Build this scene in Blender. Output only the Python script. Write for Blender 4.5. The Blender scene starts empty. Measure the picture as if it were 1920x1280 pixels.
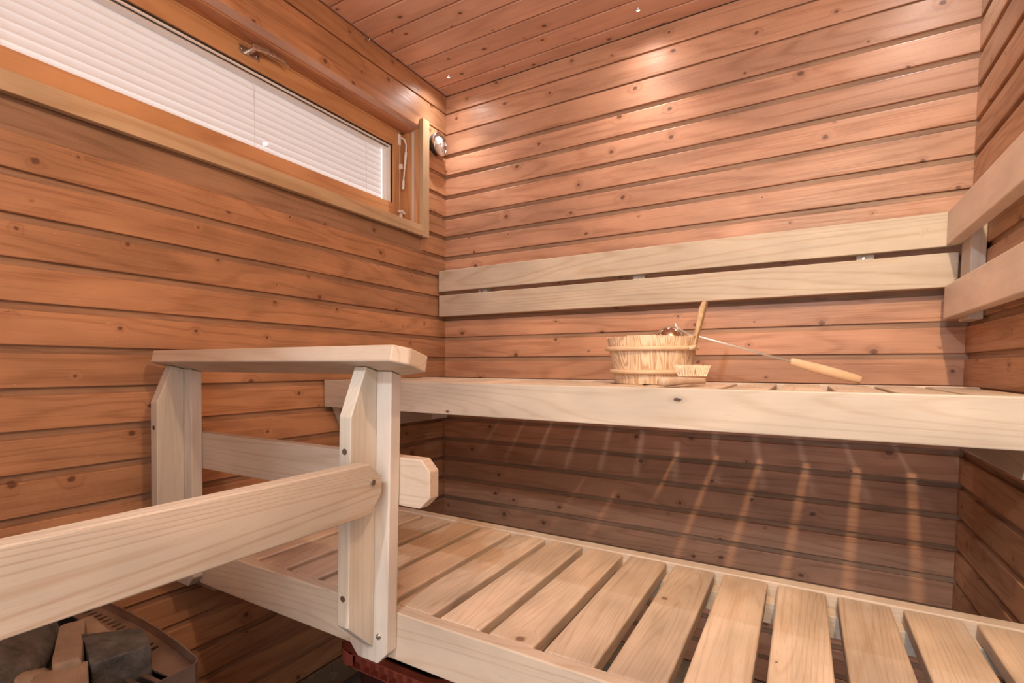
import bpy, bmesh, math, random
from mathutils import Vector, Matrix, noise
import numpy as np
random.seed(7)
S = bpy.context.scene
COL = S.collection
PI = math.pi

# ------------------------------------------------------------------ helpers
class MB:
    """collects shapes (world coordinates) and links them as one mesh object"""
    def __init__(s): s.bm = bmesh.new()
    def _merge(s, t, mat=None):
        if mat is not None: t.transform(mat)
        me = bpy.data.meshes.new('tmp'); t.to_mesh(me); t.free()
        s.bm.from_mesh(me); bpy.data.meshes.remove(me); return s
    def box(s, x0, x1, y0, y1, z0, z1, bev=0.0015, seg=2, mat=None):
        t = bmesh.new(); bmesh.ops.create_cube(t, size=1)
        t.transform(Matrix.Translation(((x0+x1)/2, (y0+y1)/2, (z0+z1)/2)) @ Matrix.Diagonal((abs(x1-x0), abs(y1-y0), abs(z1-z0), 1)))
        if bev: bmesh.ops.bevel(t, geom=t.edges[:], offset=bev, segments=seg, profile=.5, affect='EDGES')
        return s._merge(t, mat)
    def prism(s, pts, axis, a, b, bev=0.0015, seg=2, mat=None):
        """polygon in the plane across axis, extruded from a to b. x:(y,z) y:(x,z) z:(x,y)"""
        t = bmesh.new()
        mk = {'x': lambda p, d: (d, p[0], p[1]), 'y': lambda p, d: (p[0], d, p[1]), 'z': lambda p, d: (p[0], p[1], d)}[axis]
        A = [t.verts.new(mk(p, a)) for p in pts]; B = [t.verts.new(mk(p, b)) for p in pts]
        n = len(pts)
        t.faces.new(A); t.faces.new(B[::-1])
        for i in range(n): t.faces.new((A[i], B[i], B[(i+1) % n], A[(i+1) % n]))
        bmesh.ops.recalc_face_normals(t, faces=t.faces[:])
        if bev: bmesh.ops.bevel(t, geom=[e for e in t.edges if e.calc_face_angle(0) > .3], offset=bev, segments=seg, profile=.5, affect='EDGES')
        return s._merge(t, mat)
    def cyl(s, p, q, r0, r1=None, n=24, bev=0, mat=None):
        p, q = Vector(p), Vector(q); r1 = r0 if r1 is None else r1
        t = bmesh.new()
        bmesh.ops.create_cone(t, cap_ends=True, segments=n, radius1=r0, radius2=r1, depth=(q-p).length)
        if bev: bmesh.ops.bevel(t, geom=[e for e in t.edges if e.calc_face_angle(0) > 1], offset=bev, segments=2, profile=.5, affect='EDGES')
        t.transform(Matrix.Translation((p+q)/2) @ (q-p).to_track_quat('Z', 'Y').to_matrix().to_4x4())
        return s._merge(t, mat)
    def tube(s, pts, r, n=10, closed=False, mat=None):
        """swept tube, r a number or one radius per point"""
        t = bmesh.new(); P = [Vector(p) for p in pts]; m = len(P); rings = []
        up = None
        for i in range(m):
            if closed: d = P[(i+1) % m]-P[i-1]
            else: d = P[min(i+1, m-1)]-P[max(i-1, 0)]
            d.normalize()
            if up is None:
                up = d.orthogonal().normalized()
            up = (up-d*up.dot(d)).normalized(); w = d.cross(up)
            rr = r[i] if isinstance(r, (list, tuple)) else r
            rings.append([t.verts.new(P[i]+rr*(math.cos(2*PI*k/n)*up+math.sin(2*PI*k/n)*w)) for k in range(n)])
        for i in range(m if closed else m-1):
            A, B = rings[i], rings[(i+1) % m]
            off = 0
            if closed and i == m-1:
                off = min(range(n), key=lambda o: (A[0].co-B[o].co).length)
            for k in range(n): t.faces.new((A[k], A[(k+1) % n], B[(k+1+off) % n], B[(k+off) % n]))
        if not closed:
            t.faces.new(rings[0][::-1]); t.faces.new(rings[-1])
        bmesh.ops.recalc_face_normals(t, faces=t.faces[:])
        for f in t.faces: f.smooth = True
        return s._merge(t, mat)
    def lathe(s, prof, n=48, mat=None, smooth=True):
        """profile of (r,z) turned about z"""
        t = bmesh.new(); rings = []
        for r, z in prof:
            if r < 1e-6: rings.append([t.verts.new((0, 0, z))])
            else: rings.append([t.verts.new((r*math.cos(2*PI*k/n), r*math.sin(2*PI*k/n), z)) for k in range(n)])
        for A, B in zip(rings, rings[1:]):
            for k in range(n):
                a, b, c, d = A[k % len(A)], A[(k+1) % len(A)], B[(k+1) % len(B)], B[k % len(B)]
                q = [v for i, v in enumerate((a, b, c, d)) if v not in (a, b, c, d)[:i]]
                if len(q) > 2: t.faces.new(q)
        bmesh.ops.recalc_face_normals(t, faces=t.faces[:])
        for f in t.faces: f.smooth = smooth
        return s._merge(t, mat)
    def shear(s, zref, k):
        """leaning post: x moves with height"""
        for v in s.bm.verts: v.co.x += k*(v.co.z-zref)
        return s

ORG = {}
def obj(name, mb, mat, parent=None, smooth=False):
    me = bpy.data.meshes.new(name)
    org = ORG.get(parent.name, Vector()) if parent else Vector()
    if org.length: mb.bm.transform(Matrix.Translation(-org))
    mb.bm.to_mesh(me); mb.bm.free()
    if smooth: me.shade_smooth()
    if mat: me.materials.append(mat)
    o = bpy.data.objects.new(name, me); COL.objects.link(o)
    if parent: o.parent = parent
    ORG[o.name] = org
    return o
def thing(name, loc, label, cat, group=None):
    o = bpy.data.objects.new(name, None); COL.objects.link(o)
    o.location = loc; o.empty_display_size = .05
    o['label'] = label; o['category'] = cat
    if group: o['group'] = group
    ORG[o.name] = Vector(loc)
    return o
def tag(o, label, cat, group=None):
    o['label'] = label; o['category'] = cat
    if group: o['group'] = group
    return o
def struct(name, mb, mat, parent=None, label=None, cat=None, mat2=None, nfirst=0):
    o = obj(name, mb, mat, parent); o['kind'] = 'structure'
    if mat2:                      # faces after the first nfirst are the tongues between the boards
        o.data.materials.append(mat2)
        for p in o.data.polygons:
            if p.index >= nfirst: p.material_index = 1
    if label: o['label'] = label; o['category'] = cat
    return o

# ------------------------------------------------------------------ materials
def newmat(name):
    m = bpy.data.materials.new(name); m.use_nodes = True
    nt = m.node_tree; bs = nt.nodes['Principled BSDF']
    return m, nt, bs
class NG:
    def __init__(s, nt): s.nt = nt
    def n(s, t, **k):
        nd = s.nt.nodes.new(t)
        for a, b in k.items(): setattr(nd, a, b)
        return nd
    def set(s, nd, i, v):
        if hasattr(v, 'is_output'): s.nt.links.new(v, nd.inputs[i])
        elif v is not None: nd.inputs[i].default_value = v
    def math(s, op, a, b=None, c=None, clamp=False):
        nd = s.n('ShaderNodeMath', operation=op, use_clamp=clamp)
        s.set(nd, 0, a); s.set(nd, 1, b); s.set(nd, 2, c)
        return nd.outputs[0]
    def xyz(s, x, y, z):
        nd = s.n('ShaderNodeCombineXYZ'); s.set(nd, 0, x); s.set(nd, 1, y); s.set(nd, 2, z); return nd.outputs[0]
    def sep(s, v):
        nd = s.n('ShaderNodeSeparateXYZ'); s.set(nd, 0, v); return nd.outputs
    def noise(s, v, scale, detail=2, rough=.5, dist=0):
        nd = s.n('ShaderNodeTexNoise'); s.set(nd, 'Vector', v); s.set(nd, 'Scale', scale); s.set(nd, 'Detail', detail); s.set(nd, 'Roughness', rough); s.set(nd, 'Distortion', dist)
        return nd.outputs['Fac']
    def mapr(s, v, a, b, c=0., d=1., smooth=False):
        nd = s.n('ShaderNodeMapRange'); nd.interpolation_type = 'SMOOTHSTEP' if smooth else 'LINEAR'
        s.set(nd, 0, v); s.set(nd, 1, a); s.set(nd, 2, b); s.set(nd, 3, c); s.set(nd, 4, d); return nd.outputs[0]
    def mix(s, f, a, b, blend='MIX'):
        nd = s.n('ShaderNodeMix', data_type='RGBA', blend_type=blend)
        s.set(nd, 0, f)
        for i, v in ((6, a), (7, b)):
            s.set(nd, i, (*v, 1) if isinstance(v, tuple) and len(v) == 3 else v)
        return nd.outputs[2]
    def white(s, v):
        nd = s.n('ShaderNodeTexWhiteNoise', noise_dimensions='1D'); s.set(nd, 'W', v); return nd.outputs

def wood(name, along, light, dark, knot=(.1, .035, .015), rings=7., ringamt=.5, fiber=.35, knots=.5, knot_r=.008, pitch=None, zoff=0., across='z',
         tint=.12, rough=.45, bump=.15, blotch=.15, cell=(3.6, 10.), coarse=7., stretch=.9, spec=.4, specks=0., pores=0., sharp=3., dim=1., marks=()):
    light, dark = tuple(c*dim for c in light), tuple(c*dim for c in dark)
    m, nt, bs = newmat(name); g = NG(nt)
    tc = g.n('ShaderNodeTexCoord'); oi = g.n('ShaderNodeObjectInfo')
    X = g.sep(tc.outputs['Object'])
    ax = {'x': 0, 'y': 1, 'z': 2}
    third = [a for a in 'xyz' if a not in (along, across)][0]
    u, v, w = X[ax[along]], X[ax[across]], X[ax[third]]
    r0 = g.math('MULTIPLY', oi.outputs['Random'], 17.3)
    if pitch:
        idx = g.math('FLOOR', g.math('DIVIDE', g.math('SUBTRACT', v, zoff), pitch))
        wn = g.white(g.math('ADD', idx, r0))
        rnd = wn['Value']
        u = g.math('ADD', u, g.math('MULTIPLY', rnd, 23.))
        seed = g.math('MULTIPLY', rnd, 9.)
    else:
        rnd = oi.outputs['Random']
        u = g.math('ADD', u, r0); seed = g.math('MULTIPLY', rnd, 9.)
        v = g.math('ADD', v, g.math('MULTIPLY', rnd, 3.1))
    w2 = g.math('ADD', w, seed)
    # knots: one possible knot per cell, true round shape
    vo = g.n('ShaderNodeTexVoronoi', voronoi_dimensions='3D', feature='F1')
    g.set(vo, 'Vector', g.xyz(g.math('MULTIPLY', u, cell[0]), g.math('MULTIPLY', v, cell[1]), seed)); g.set(vo, 'Scale', 1.)
    P = g.sep(vo.outputs['Position'])
    du = g.math('SUBTRACT', u, g.math('DIVIDE', P[0], cell[0])); dv = g.math('SUBTRACT', v, g.math('DIVIDE', P[1], cell[1]))
    dd = g.math('SQRT', g.math('ADD', g.math('MULTIPLY', g.math('MULTIPLY', du, du), .7), g.math('MULTIPLY', dv, dv)))
    cc = g.sep(vo.outputs['Color'])
    on = g.math('LESS_THAN', cc[0], knots)
    kr = g.math('MULTIPLY', g.mapr(cc[1], 0, 1, .25, 1.3), knot_r)
    wob = g.mapr(g.noise(g.xyz(u, v, w2), 160, 2), 0, 1, -.003, .003)
    kd = g.math('DIVIDE', g.math('ADD', dd, wob), kr)
    kmask = g.math('MULTIPLY', g.mapr(kd, 1.0, .45, 0, 1, True), on)
    halo = g.math('MULTIPLY', g.mapr(kd, 3.4, .6, 0, 1, True), on)
    # growth rings: contour lines of a stretched field, bent round the knots
    f = g.noise(g.xyz(g.math('MULTIPLY', u, stretch), g.math('MULTIPLY', v, coarse), g.math('MULTIPLY', w2, coarse)), 1., 2, .45, .25)
    f = g.math('ADD', f, g.math('MULTIPLY', halo, .07))
    sn = g.math('SINE', g.math('MULTIPLY', f, rings*2*PI))
    rg = g.math('POWER', g.mapr(sn, -1, 1, 0, 1), sharp)
    fib = g.noise(g.xyz(g.math('MULTIPLY', u, 6.), g.math('MULTIPLY', v, 330.), g.math('MULTIPLY', w2, 330.)), 1., 3, .6)
    fibc = g.mapr(fib, .3, .7, 0, 1)
    fw = g.noise(g.xyz(g.math('MULTIPLY', u, 2.), g.math('MULTIPLY', v, 60.), g.math('MULTIPLY', w2, 60.)), 1., 2, .5)
    t = g.math('ADD', g.math('MULTIPLY', rg, ringamt), g.math('MULTIPLY', g.math('SUBTRACT', fibc, .5), fiber))
    t = g.math('ADD', t, g.math('MULTIPLY', g.math('SUBTRACT', fw, .5), fiber*1.1), clamp=True)
    colr = g.mix(t, light, dark)
    bl = g.noise(g.xyz(g.math('MULTIPLY', u, 3.5), g.math('MULTIPLY', v, 9.), w2), 1., 3, .55)
    k = g.mapr(bl, .3, .7, 1-blotch, 1+blotch)
    if tint: k = g.math('MULTIPLY', k, g.mapr(rnd, 0, 1, 1-tint, 1+tint))
    hs = g.n('ShaderNodeHueSaturation'); g.set(hs, 'Value', k); g.set(hs, 'Color', colr); colr = hs.outputs[0]
    colr = g.mix(g.math('MULTIPLY', halo, .35), colr, dark)
    colr = g.mix(g.math('MULTIPLY', kmask, .85), colr, knot)
    for mx_, mv_, ra, rb in marks:          # single knots at their own places
        a_ = g.math('DIVIDE', g.math('SUBTRACT', X[ax[along]], mx_), ra); b_ = g.math('DIVIDE', g.math('SUBTRACT', X[ax[across]], mv_), rb)
        q_ = g.math('ADD', g.math('SQRT', g.math('ADD', g.math('MULTIPLY', a_, a_), g.math('MULTIPLY', b_, b_))), g.mapr(g.noise(g.xyz(u, v, w2), 220, 2), 0, 1, -.5, .5))
        colr = g.mix(g.mapr(q_, 3., .8, 0, .45, True), colr, tuple(c*.7 for c in dark))
        colr = g.mix(g.mapr(q_, 1.05, .7, 0, .95, True), colr, knot)
    if specks:   # little pale nicks in the old varnish
        sp = g.noise(g.xyz(g.math('MULTIPLY', u, 60.), g.math('MULTIPLY', v, 200.), g.math('MULTIPLY', w2, 200.)), 1., 2, .7)
        spm = g.mapr(sp, .73, .78, 0, specks)
        colr = g.mix(spm, colr, (.75, .55, .38))
    if pores:    # short dark pores
        sp = g.noise(g.xyz(g.math('MULTIPLY', u, 30.), g.math('MULTIPLY', v, 500.), g.math('MULTIPLY', w2, 500.)), 1., 1, .5)
        colr = g.mix(g.mapr(sp, .64, .72, 0, pores), colr, dark)
    nt.links.new(colr, bs.inputs['Base Color'])
    bs.inputs['Roughness'].default_value = rough
    g.set(bs, 'Roughness', g.mapr(fib, .3, .7, rough-.08, rough+.1))
    bs.inputs['Specular IOR Level'].default_value = spec
    if bump:
        h = g.math('ADD', g.math('MULTIPLY', fib, .6), g.math('MULTIPLY', rg, -.5))
        b = g.n('ShaderNodeBump'); g.set(b, 'Strength', bump); g.set(b, 'Distance', .002); g.set(b, 'Height', h)
        nt.links.new(b.outputs[0], bs.inputs['Normal'])
    return m
def plain(name, col, rough=.5, metal=0., spec=.5, bump=0., bscale=80., vary=0., vscale=20.):
    m, nt, bs = newmat(name); g = NG(nt)
    bs.inputs['Base Color'].default_value = (*col, 1); bs.inputs['Roughness'].default_value = rough
    bs.inputs['Metallic'].default_value = metal; bs.inputs['Specular IOR Level'].default_value = spec
    tc = g.n('ShaderNodeTexCoord')
    if vary:
        f = g.noise(tc.outputs['Object'], vscale, 4, .6)
        c = g.mix(g.mapr(f, .3, .7), tuple(x*(1-vary) for x in col), tuple(min(1, x*(1+vary)) for x in col))
        nt.links.new(c, bs.inputs['Base Color'])
        g.set(bs, 'Roughness', g.mapr(f, .3, .7, max(.05, rough-.12), min(1, rough+.12)))
    if bump:
        b = g.n('ShaderNodeBump'); g.set(b, 'Strength', bump); g.set(b, 'Distance', .004); g.set(b, 'Height', g.noise(tc.outputs['Object'], bscale, 5, .65))
        nt.links.new(b.outputs[0], bs.inputs['Normal'])
    return m

# spruce cladding with old varnish, one grain per board
PITCH, Z0 = .0882, .5275
WL, WD, WK = (.45, .232, .120), (.29, .128, .060), (.11, .042, .022)
kw = dict(knot=WK, rings=11., ringamt=.50, fiber=.75, knots=.72, cell=(4.6, 10.5), pitch=PITCH, zoff=Z0-.004, across='z', tint=.10, rough=.44, bump=.22, blotch=.2, specks=.6)
M_wall_y = wood('cladding_left', 'y', WL, WD, **kw)
M_wall_x = wood('cladding_back', 'x', (.50, .255, .148), (.34, .148, .076), **kw)  # same boards, lightened to make up for weak light under the bench
M_wall_r = wood('cladding_right', 'y', WL, WD, **{**kw, 'specks': .2})
tk = {**kw, 'knots': .15, 'blotch': .2, 'rough': .5}
M_tongue_y = wood('tongue_side', 'y', (.34, .195, .115), (.21, .105, .055), **tk)
M_tongue_x = wood('tongue_back', 'x', (.34, .195, .115), (.21, .105, .055), **tk)
M_ceil = wood('cladding_ceiling', 'x', (.66, .41, .30), (.50, .27, .175), knot=(.10, .035, .018), rings=6, ringamt=.4, fiber=.3, knots=.75, knot_r=.0085, pitch=.1036, zoff=-.0768-.0018, across='y', tint=.1, rough=.42, bump=.1, cell=(5.5, 9.6))  # ceiling tone raised to stand in for light that fails to reach it
# window joinery: knot-free pine
PL, PD = (.56, .31, .15), (.42, .20, .085)
pk = dict(rings=16., ringamt=.55, fiber=.3, knots=.05, tint=.05, rough=.4, bump=.08, coarse=5., stretch=.5)
M_pine_y = wood('joinery_pine', 'y', PL, PD, **pk)
M_pine_z = wood('joinery_pine_upright', 'z', PL, PD, across='y', **pk)
M_pine_knotty = wood('knotty_pine_upright', 'z', (.58, .31, .15), (.40, .18, .07), across='x', **{**pk, 'knots': .4, 'cell': (6, 14)})
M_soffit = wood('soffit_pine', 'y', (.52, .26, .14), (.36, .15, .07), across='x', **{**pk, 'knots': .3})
M_soffit_lit = wood('soffit_pine_lit', 'y', (.66, .46, .36), (.50, .30, .21), across='x', **{**pk, 'knots': .3})  # front strip lightened: light from below put into its colour
M_casing = wood('casing_pine', 'y', (.50, .36, .22), (.38, .23, .11), **{**pk, 'rings': 11.})
M_casing_z = wood('casing_pine_upright', 'z', (.50, .36, .22), (.38, .23, .11), across='y', **{**pk, 'rings': 11.})
# alder / aspen of benches and rails
AL, AD, AK = (.61, .475, .355), (.49, .33, .215), (.16, .080, .042)
ak = dict(dim=.87, knot=AK, rings=44., sharp=5., ringamt=.48,  fiber=.34, knots=.05, tint=.07, rough=.48, bump=.08, blotch=.16, coarse=5.5, stretch=.38, spec=.35, pores=.35)
M_slat = wood('bench_slat_wood', 'y', (.585, .445, .325), (.45, .300, .190), across='x', **{**ak, 'tint': .1, 'knots': .10, 'blotch': .26, 'fiber': .6, 'dim': .97})
M_alder_x = wood('bench_board_wood', 'x', AL, AD, **ak)
M_alder_y = wood('rail_wood', 'y', (.585, .485, .38), (.47, .325, .215), **{**ak, 'rings': 52., 'sharp': 5., 'ringamt': .62, 'stretch': .26, 'dim': .86})
M_alder_z = wood('post_wood', 'z', (.66, .57, .48), (.56, .44, .34), across='x', **{**ak, 'rings': 26., 'ringamt': .5})  # post tone whitened to stand in for cool light falling on it
M_alder_zy = wood('post_fin_wood', 'z', (.66, .585, .475), (.57, .48, .36), across='y', **{**ak, 'rings': 26., 'ringamt': .5})  # fin whitened too, in place of white light on its side
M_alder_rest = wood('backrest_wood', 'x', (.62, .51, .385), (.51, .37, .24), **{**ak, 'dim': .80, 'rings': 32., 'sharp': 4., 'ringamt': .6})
M_alder_rest_y = wood('backrest_wood_side', 'y', (.86, .69, .55), (.74, .55, .41), **{**ak, 'rings': 6., 'ringamt': .5})  # side boards lightened to make up for light missing there
M_frame_pale = wood('bench_frame_wood', 'x', (.70, .57, .45), (.60, .43, .30), across='z', **{**ak, 'knots': .0})
M_fascia = wood('bench_front_wood', 'x', (.62, .53, .435), (.51, .395, .29), **{**ak, 'dim': .82, 'knots': 0., 'marks': ((1.0961-.84, .065, .010, .0045), (.4946-.84, .0085, .006, .003)), 'knot': (.05, .03, .018)})  # upper front board paled to carry the white light it lacks
M_end = plain('end_grain', (.56, .36, .19), .6, vary=.15, vscale=150)
M_bucket = wood('bucket_pine', 'z', (.76, .58, .40), (.46, .26, .13), across='x', rings=26., sharp=1.6, ringamt=.8, fiber=.25, knots=0., tint=0, rough=.5, bump=.1, blotch=.05, coarse=16., stretch=.35)
M_hoop = plain('hoop_wood', (.66, .46, .29), .5, vary=.12, vscale=30)
M_stave = plain('aged_stave_wood', (.46, .30, .16), .5, vary=.25, vscale=45)
M_handle = wood('turned_handle_wood', 'x', (.70, .47, .29), (.60, .37, .21), rings=9, ringamt=.3, fiber=.2, knots=0, tint=0, rough=.42, bump=.03)
M_bristle = plain('bristle_fibre', (.86, .70, .52), .8, vary=.18, vscale=220)
M_chrome = plain('polished_steel', (.75, .73, .71), .12, 1.)
M_copper = plain('tinted_steel_bowl', (.80, .68, .60), .07, 1.)
M_steel = plain('satin_steel', (.62, .60, .58), .3, 1., vary=.1, vscale=60)
M_screw = plain('screw_steel', (.50, .48, .46), .35, 1.)
M_hole = plain('dark_hole', (.10, .055, .03), .8)
M_stove = plain('stove_plate_steel', (.30, .22, .175), .42, .7, vary=.3, vscale=14, bump=.05)
M_stove_in = plain('stove_inside', (.03, .027, .025), .8)
M_rock_dark = plain('dark_stone', (.075, .066, .060), .75, bump=1., bscale=70, vary=.6, vscale=40)
M_rock_grey = plain('grey_stone', (.20, .185, .175), .75, bump=.9, bscale=60, vary=.35, vscale=30)
M_rock_tan = plain('tan_brick_stone', (.27, .19, .13), .85, bump=.7, bscale=120, vary=.2, vscale=26)
M_rock_brown = plain('brown_stone', (.19, .13, .09), .85, bump=.8, bscale=70, vary=.3, vscale=26)
M_red = plain('red_plastic', (.36, .085, .055), .4, vary=.08)
M_tub = plain('dark_red_plastic', (.055, .016, .012), .5)
M_white = plain('white_plastic', (.80, .78, .76), .35)
M_black = plain('black_rubber', (.02, .018, .018), .6)
M_dial = plain('dial_white', (.86, .85, .83), .5)
M_ink = plain('dial_ink', (.06, .05, .05), .6)
M_seal = plain('sealant', (.62, .58, .52), .6)
M_tile = plain('beige_tile', (.20, .14, .09), .25, vary=.08, vscale=8)
M_grout = plain('grout', (.30, .23, .17), .9)
M_floor = plain('floor_tile', (.10, .09, .085), .4, vary=.2, vscale=6)
def emit(name, col, st):
    m, nt, bs = newmat(name); bs.inputs['Base Color'].default_value = (*col, 1)
    bs.inputs['Emission Color'].default_value = (*col, 1); bs.inputs['Emission Strength'].default_value = st; return m
M_lens = emit('lit_lens', (1., .95, .9), 6.)
def pane_mat(name, tint):
    m, nt, bs = newmat(name); g = NG(nt); nt.nodes.remove(bs)
    tr = g.n('ShaderNodeBsdfTransparent'); tr.inputs[0].default_value = (*tint, 1); gl = g.n('ShaderNodeBsdfGlossy'); gl.inputs['Roughness'].default_value = .02
    lw = g.n('ShaderNodeLayerWeight'); lw.inputs[0].default_value = .5
    fr = g.math('MULTIPLY_ADD', g.math('POWER', lw.outputs['Facing'], 5.), .6, .035)
    mx = g.n('ShaderNodeMixShader'); nt.links.new(fr, mx.inputs[0]); nt.links.new(tr.outputs[0], mx.inputs[1]); nt.links.new(gl.outputs[0], mx.inputs[2])
    nt.links.new(mx.outputs[0], nt.nodes['Material Output'].inputs[0]); return m
M_glass = pane_mat('window_glass', (1., 1., 1.)); M_glass_out = pane_mat('light_cut_outer_glass', (.58, .58, .59))  # outer pane darkened to cut the outside light reaching the blind
def blind_mat():
    m, nt, bs = newmat('blind_slat_white'); g = NG(nt); nt.nodes.remove(bs)
    d = g.n('ShaderNodeBsdfDiffuse'); d.inputs[0].default_value = (.84, .81, .79, 1)
    t = g.n('ShaderNodeBsdfTranslucent'); t.inputs[0].default_value = (.88, .84, .82, 1)
    mx = g.n('ShaderNodeMixShader'); mx.inputs[0].default_value = .42
    nt.links.new(d.outputs[0], mx.inputs[1]); nt.links.new(t.outputs[0], mx.inputs[2])
    nt.links.new(mx.outputs[0], nt.nodes['Material Output'].inputs[0]); return m
M_blind = blind_mat()

# ------------------------------------------------------------------ room shell
W, H, FL, YF = 1.6826, 1.2166, -1.07, -2.45
GAP, REC = .017, .0085
WIN_Y0, WIN_Y1, WIN_Z0, WIN_Z1 = -1.95, -.1808, .6225, 1.0215
def rows():
    """(bottom, top) of every cladding board, floor to ceiling"""
    out = []
    k = math.floor((-.972-Z0)/PITCH)
    z = Z0+PITCH*k
    while z < H:
        b, t = z, z+PITCH-GAP
        if b >= .965: t = z+PITCH-.006
        if b < -.972: b = -.972
        if t > H or H-t < .03: t = H
        if t-b > .01: out.append((b, t))
        z += PITCH
    return out
ROWS = rows()
# left wall with the window opening
mb = MB()
for b, t in ROWS:
    if b > 1.0:            # boards beside and above the window
        if b < 1.1:
            mb.prism([(0, b), (0, t), (YF, t), (YF, WIN_Z1), (WIN_Y1+.029, WIN_Z1), (WIN_Y1+.029, b)], 'x', -.016, 0, .0015)
        else:
            mb.box(-.016, 0, YF, 0, b, t)
    elif t > WIN_Z0-.03:
        mb.box(-.016, 0, WIN_Y1+.012, 0, b, t); mb.box(-.016, 0, YF, WIN_Y0-.01, b, t)
    else:
        mb.box(-.016, 0, YF, 0, b, t, .002)
nf = len(mb.bm.faces)
for y0, y1, z0, z1 in ((YF, 0, FL, WIN_Z0-.012), (YF, 0, WIN_Z1+.012, H), (WIN_Y1+.012, 0, WIN_Z0-.012, WIN_Z1+.012), (YF, WIN_Y0-.012, WIN_Z0-.012, WIN_Z1+.012)):
    mb.box(-.17, -REC, y0, y1, z0, z1, 0)
struct('wall_left', mb, M_wall_y, mat2=M_tongue_y, nfirst=nf)
mb = MB()
for b, t in ROWS: mb.box(-.02, W+.02, 0, .016, b, t, .002)
nf = len(mb.bm.faces)
mb.box(-.17, W+.17, REC, .12, FL, H, 0)
struct('wall_back', mb, M_wall_x, mat2=M_tongue_x, nfirst=nf)
mb = MB()
for b, t in ROWS: mb.box(W, W+.016, YF, 0, b, t, .002)
nf = len(mb.bm.faces)
mb.box(W+REC, W+.12, YF, 0, FL, H, 0)
struct('wall_right', mb, M_wall_r, mat2=M_tongue_y, nfirst=nf)
mb = MB(); y = -.0018
ys = [0.]+[-.0768-.1036*k for k in range(24)]
for a, b in zip(ys, ys[1:]):
    if b < YF: b = YF
    if a-b > .02: mb.box(.004, W-.003, b+.0035, a-.0035, H, H+.014, .0028, 2)
    if b == YF: break
mb.box(-.17, W+.12, YF, .12, H+.007, H+.05, 0)
struct('ceiling', mb, M_ceil)
mb = MB().box(-.17, W+.12, YF-.8, .12, FL-.06, FL, 0)
struct('floor', mb, M_floor)
def tiles(name, axis):
    mb = MB(); L = abs(YF) if axis == 'y' else W
    n = int(L/.118)+1
    for i in range(n):
        a, b = i*.118+.0015, min((i+1)*.118-.0015, L)
        if b-a < .01: continue
        if axis == 'y': mb.box(0, .008, -b, -a, FL, -.976, .001, 1)
        else: mb.box(a, b, -.008, 0, FL, -.976, .001, 1)
    return struct(name, mb, M_tile)
tiles('baseboard_left', 'y'); tiles('baseboard_back', 'x')
# front wall behind the viewer, with an unseen opening sized to admit fill light
DX0, DX1, DZ1 = .90, 1.67, 1.20
mb = MB()
mb.box(-.17, DX0, YF-.1, YF, FL, H+.05, 0); mb.box(DX1, W+.12, YF-.1, YF, FL, H+.05, 0); mb.box(DX0, DX1, YF-.1, YF, DZ1, H+.05, 0)
struct('wall_front', mb, M_wall_x)

# ------------------------------------------------------------------ window
win = bpy.data.objects.new('window_1', None); COL.objects.link(win); win['kind'] = 'structure'
win.location = (0, -1.05, WIN_Z0); ORG['window_1'] = Vector(win.location); win.empty_display_size = .05
win['label'] = 'long high pine-framed window with closed white blind'; win['category'] = 'window'
# lining boards round the opening
j = struct('window_jamb', MB().box(-.039, -.0005, WIN_Y1, WIN_Y1+.02, WIN_Z0-.01, WIN_Z1+.012), M_pine_knotty, win)
struct('window_jamb', MB().box(-.16, -.053, WIN_Y1, WIN_Y1+.02, WIN_Z0-.01, WIN_Z1+.012), M_pine_knotty, win)
struct('window_sealant', MB().box(-.053, -.039, WIN_Y1+.003, WIN_Y1+.02, WIN_Z0-.01, WIN_Z1+.01, 0), M_seal, win)
struct('window_soffit', MB().box(-.039, -.0005, WIN_Y0, WIN_Y1, WIN_Z1-.0005, WIN_Z1+.02), M_soffit_lit, win)
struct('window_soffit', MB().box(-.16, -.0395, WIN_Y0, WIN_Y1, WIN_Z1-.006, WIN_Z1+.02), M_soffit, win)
struct('window_sill', MB().box(-.16, -.0005, WIN_Y0, WIN_Y1, WIN_Z0-.02, WIN_Z0-.004), M_pine_y, win)
# casement sash: rails, stiles, glazing bead
XS = -.091                      # room-side face of the sash
GZ0, GZ1, GY1, GY0 = .716, .950, -.2535, -1.87
struct('window_frame', MB().box(XS-.05, XS-.001, WIN_Y1-.025, WIN_Y1, WIN_Z0-.01, WIN_Z1-.006), M_pine_z, win)
struct('window_frame', MB().box(XS-.05, XS-.001, WIN_Y0, WIN_Y1, WIN_Z1-.013, WIN_Z1-.005), M_pine_y, win)
sash = struct('window_sash', MB().box(XS-.045, XS, WIN_Y0, WIN_Y1-.070, GZ1, WIN_Z1-.014, .002), M_pine_y, win)
struct('sash_rail', MB().box(XS-.045, XS, WIN_Y0, WIN_Y1-.070, WIN_Z0-.004, GZ0, .002), M_pine_y, sash)
struct('sash_stile', MB().box(XS-.045, XS+.0005, WIN_Y1-.0705, WIN_Y1-.026, WIN_Z0-.004, WIN_Z1-.014, .002), M_pine_z, sash)
struct('sash_stile', MB().box(XS-.045, XS, WIN_Y0, GY0, WIN_Z0, WIN_Z1-.014, .002), M_pine_z, sash)
bead = MB()
for a in (0, 1):
    x0 = XS-.007-a*.008
    off = .004+.006*a
    z1 = GZ1-off; z0 = GZ0+off*.2; y1 = GY1-off
    bead.box(x0-.004, x0, GY0, y1+.006, z1, z1+.006, 0); bead.box(x0-.004, x0, y1, y1+.006, z0, z1+.006, 0)
struct('window_gasket', bead, M_black, win)
sp = MB(); 
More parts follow.
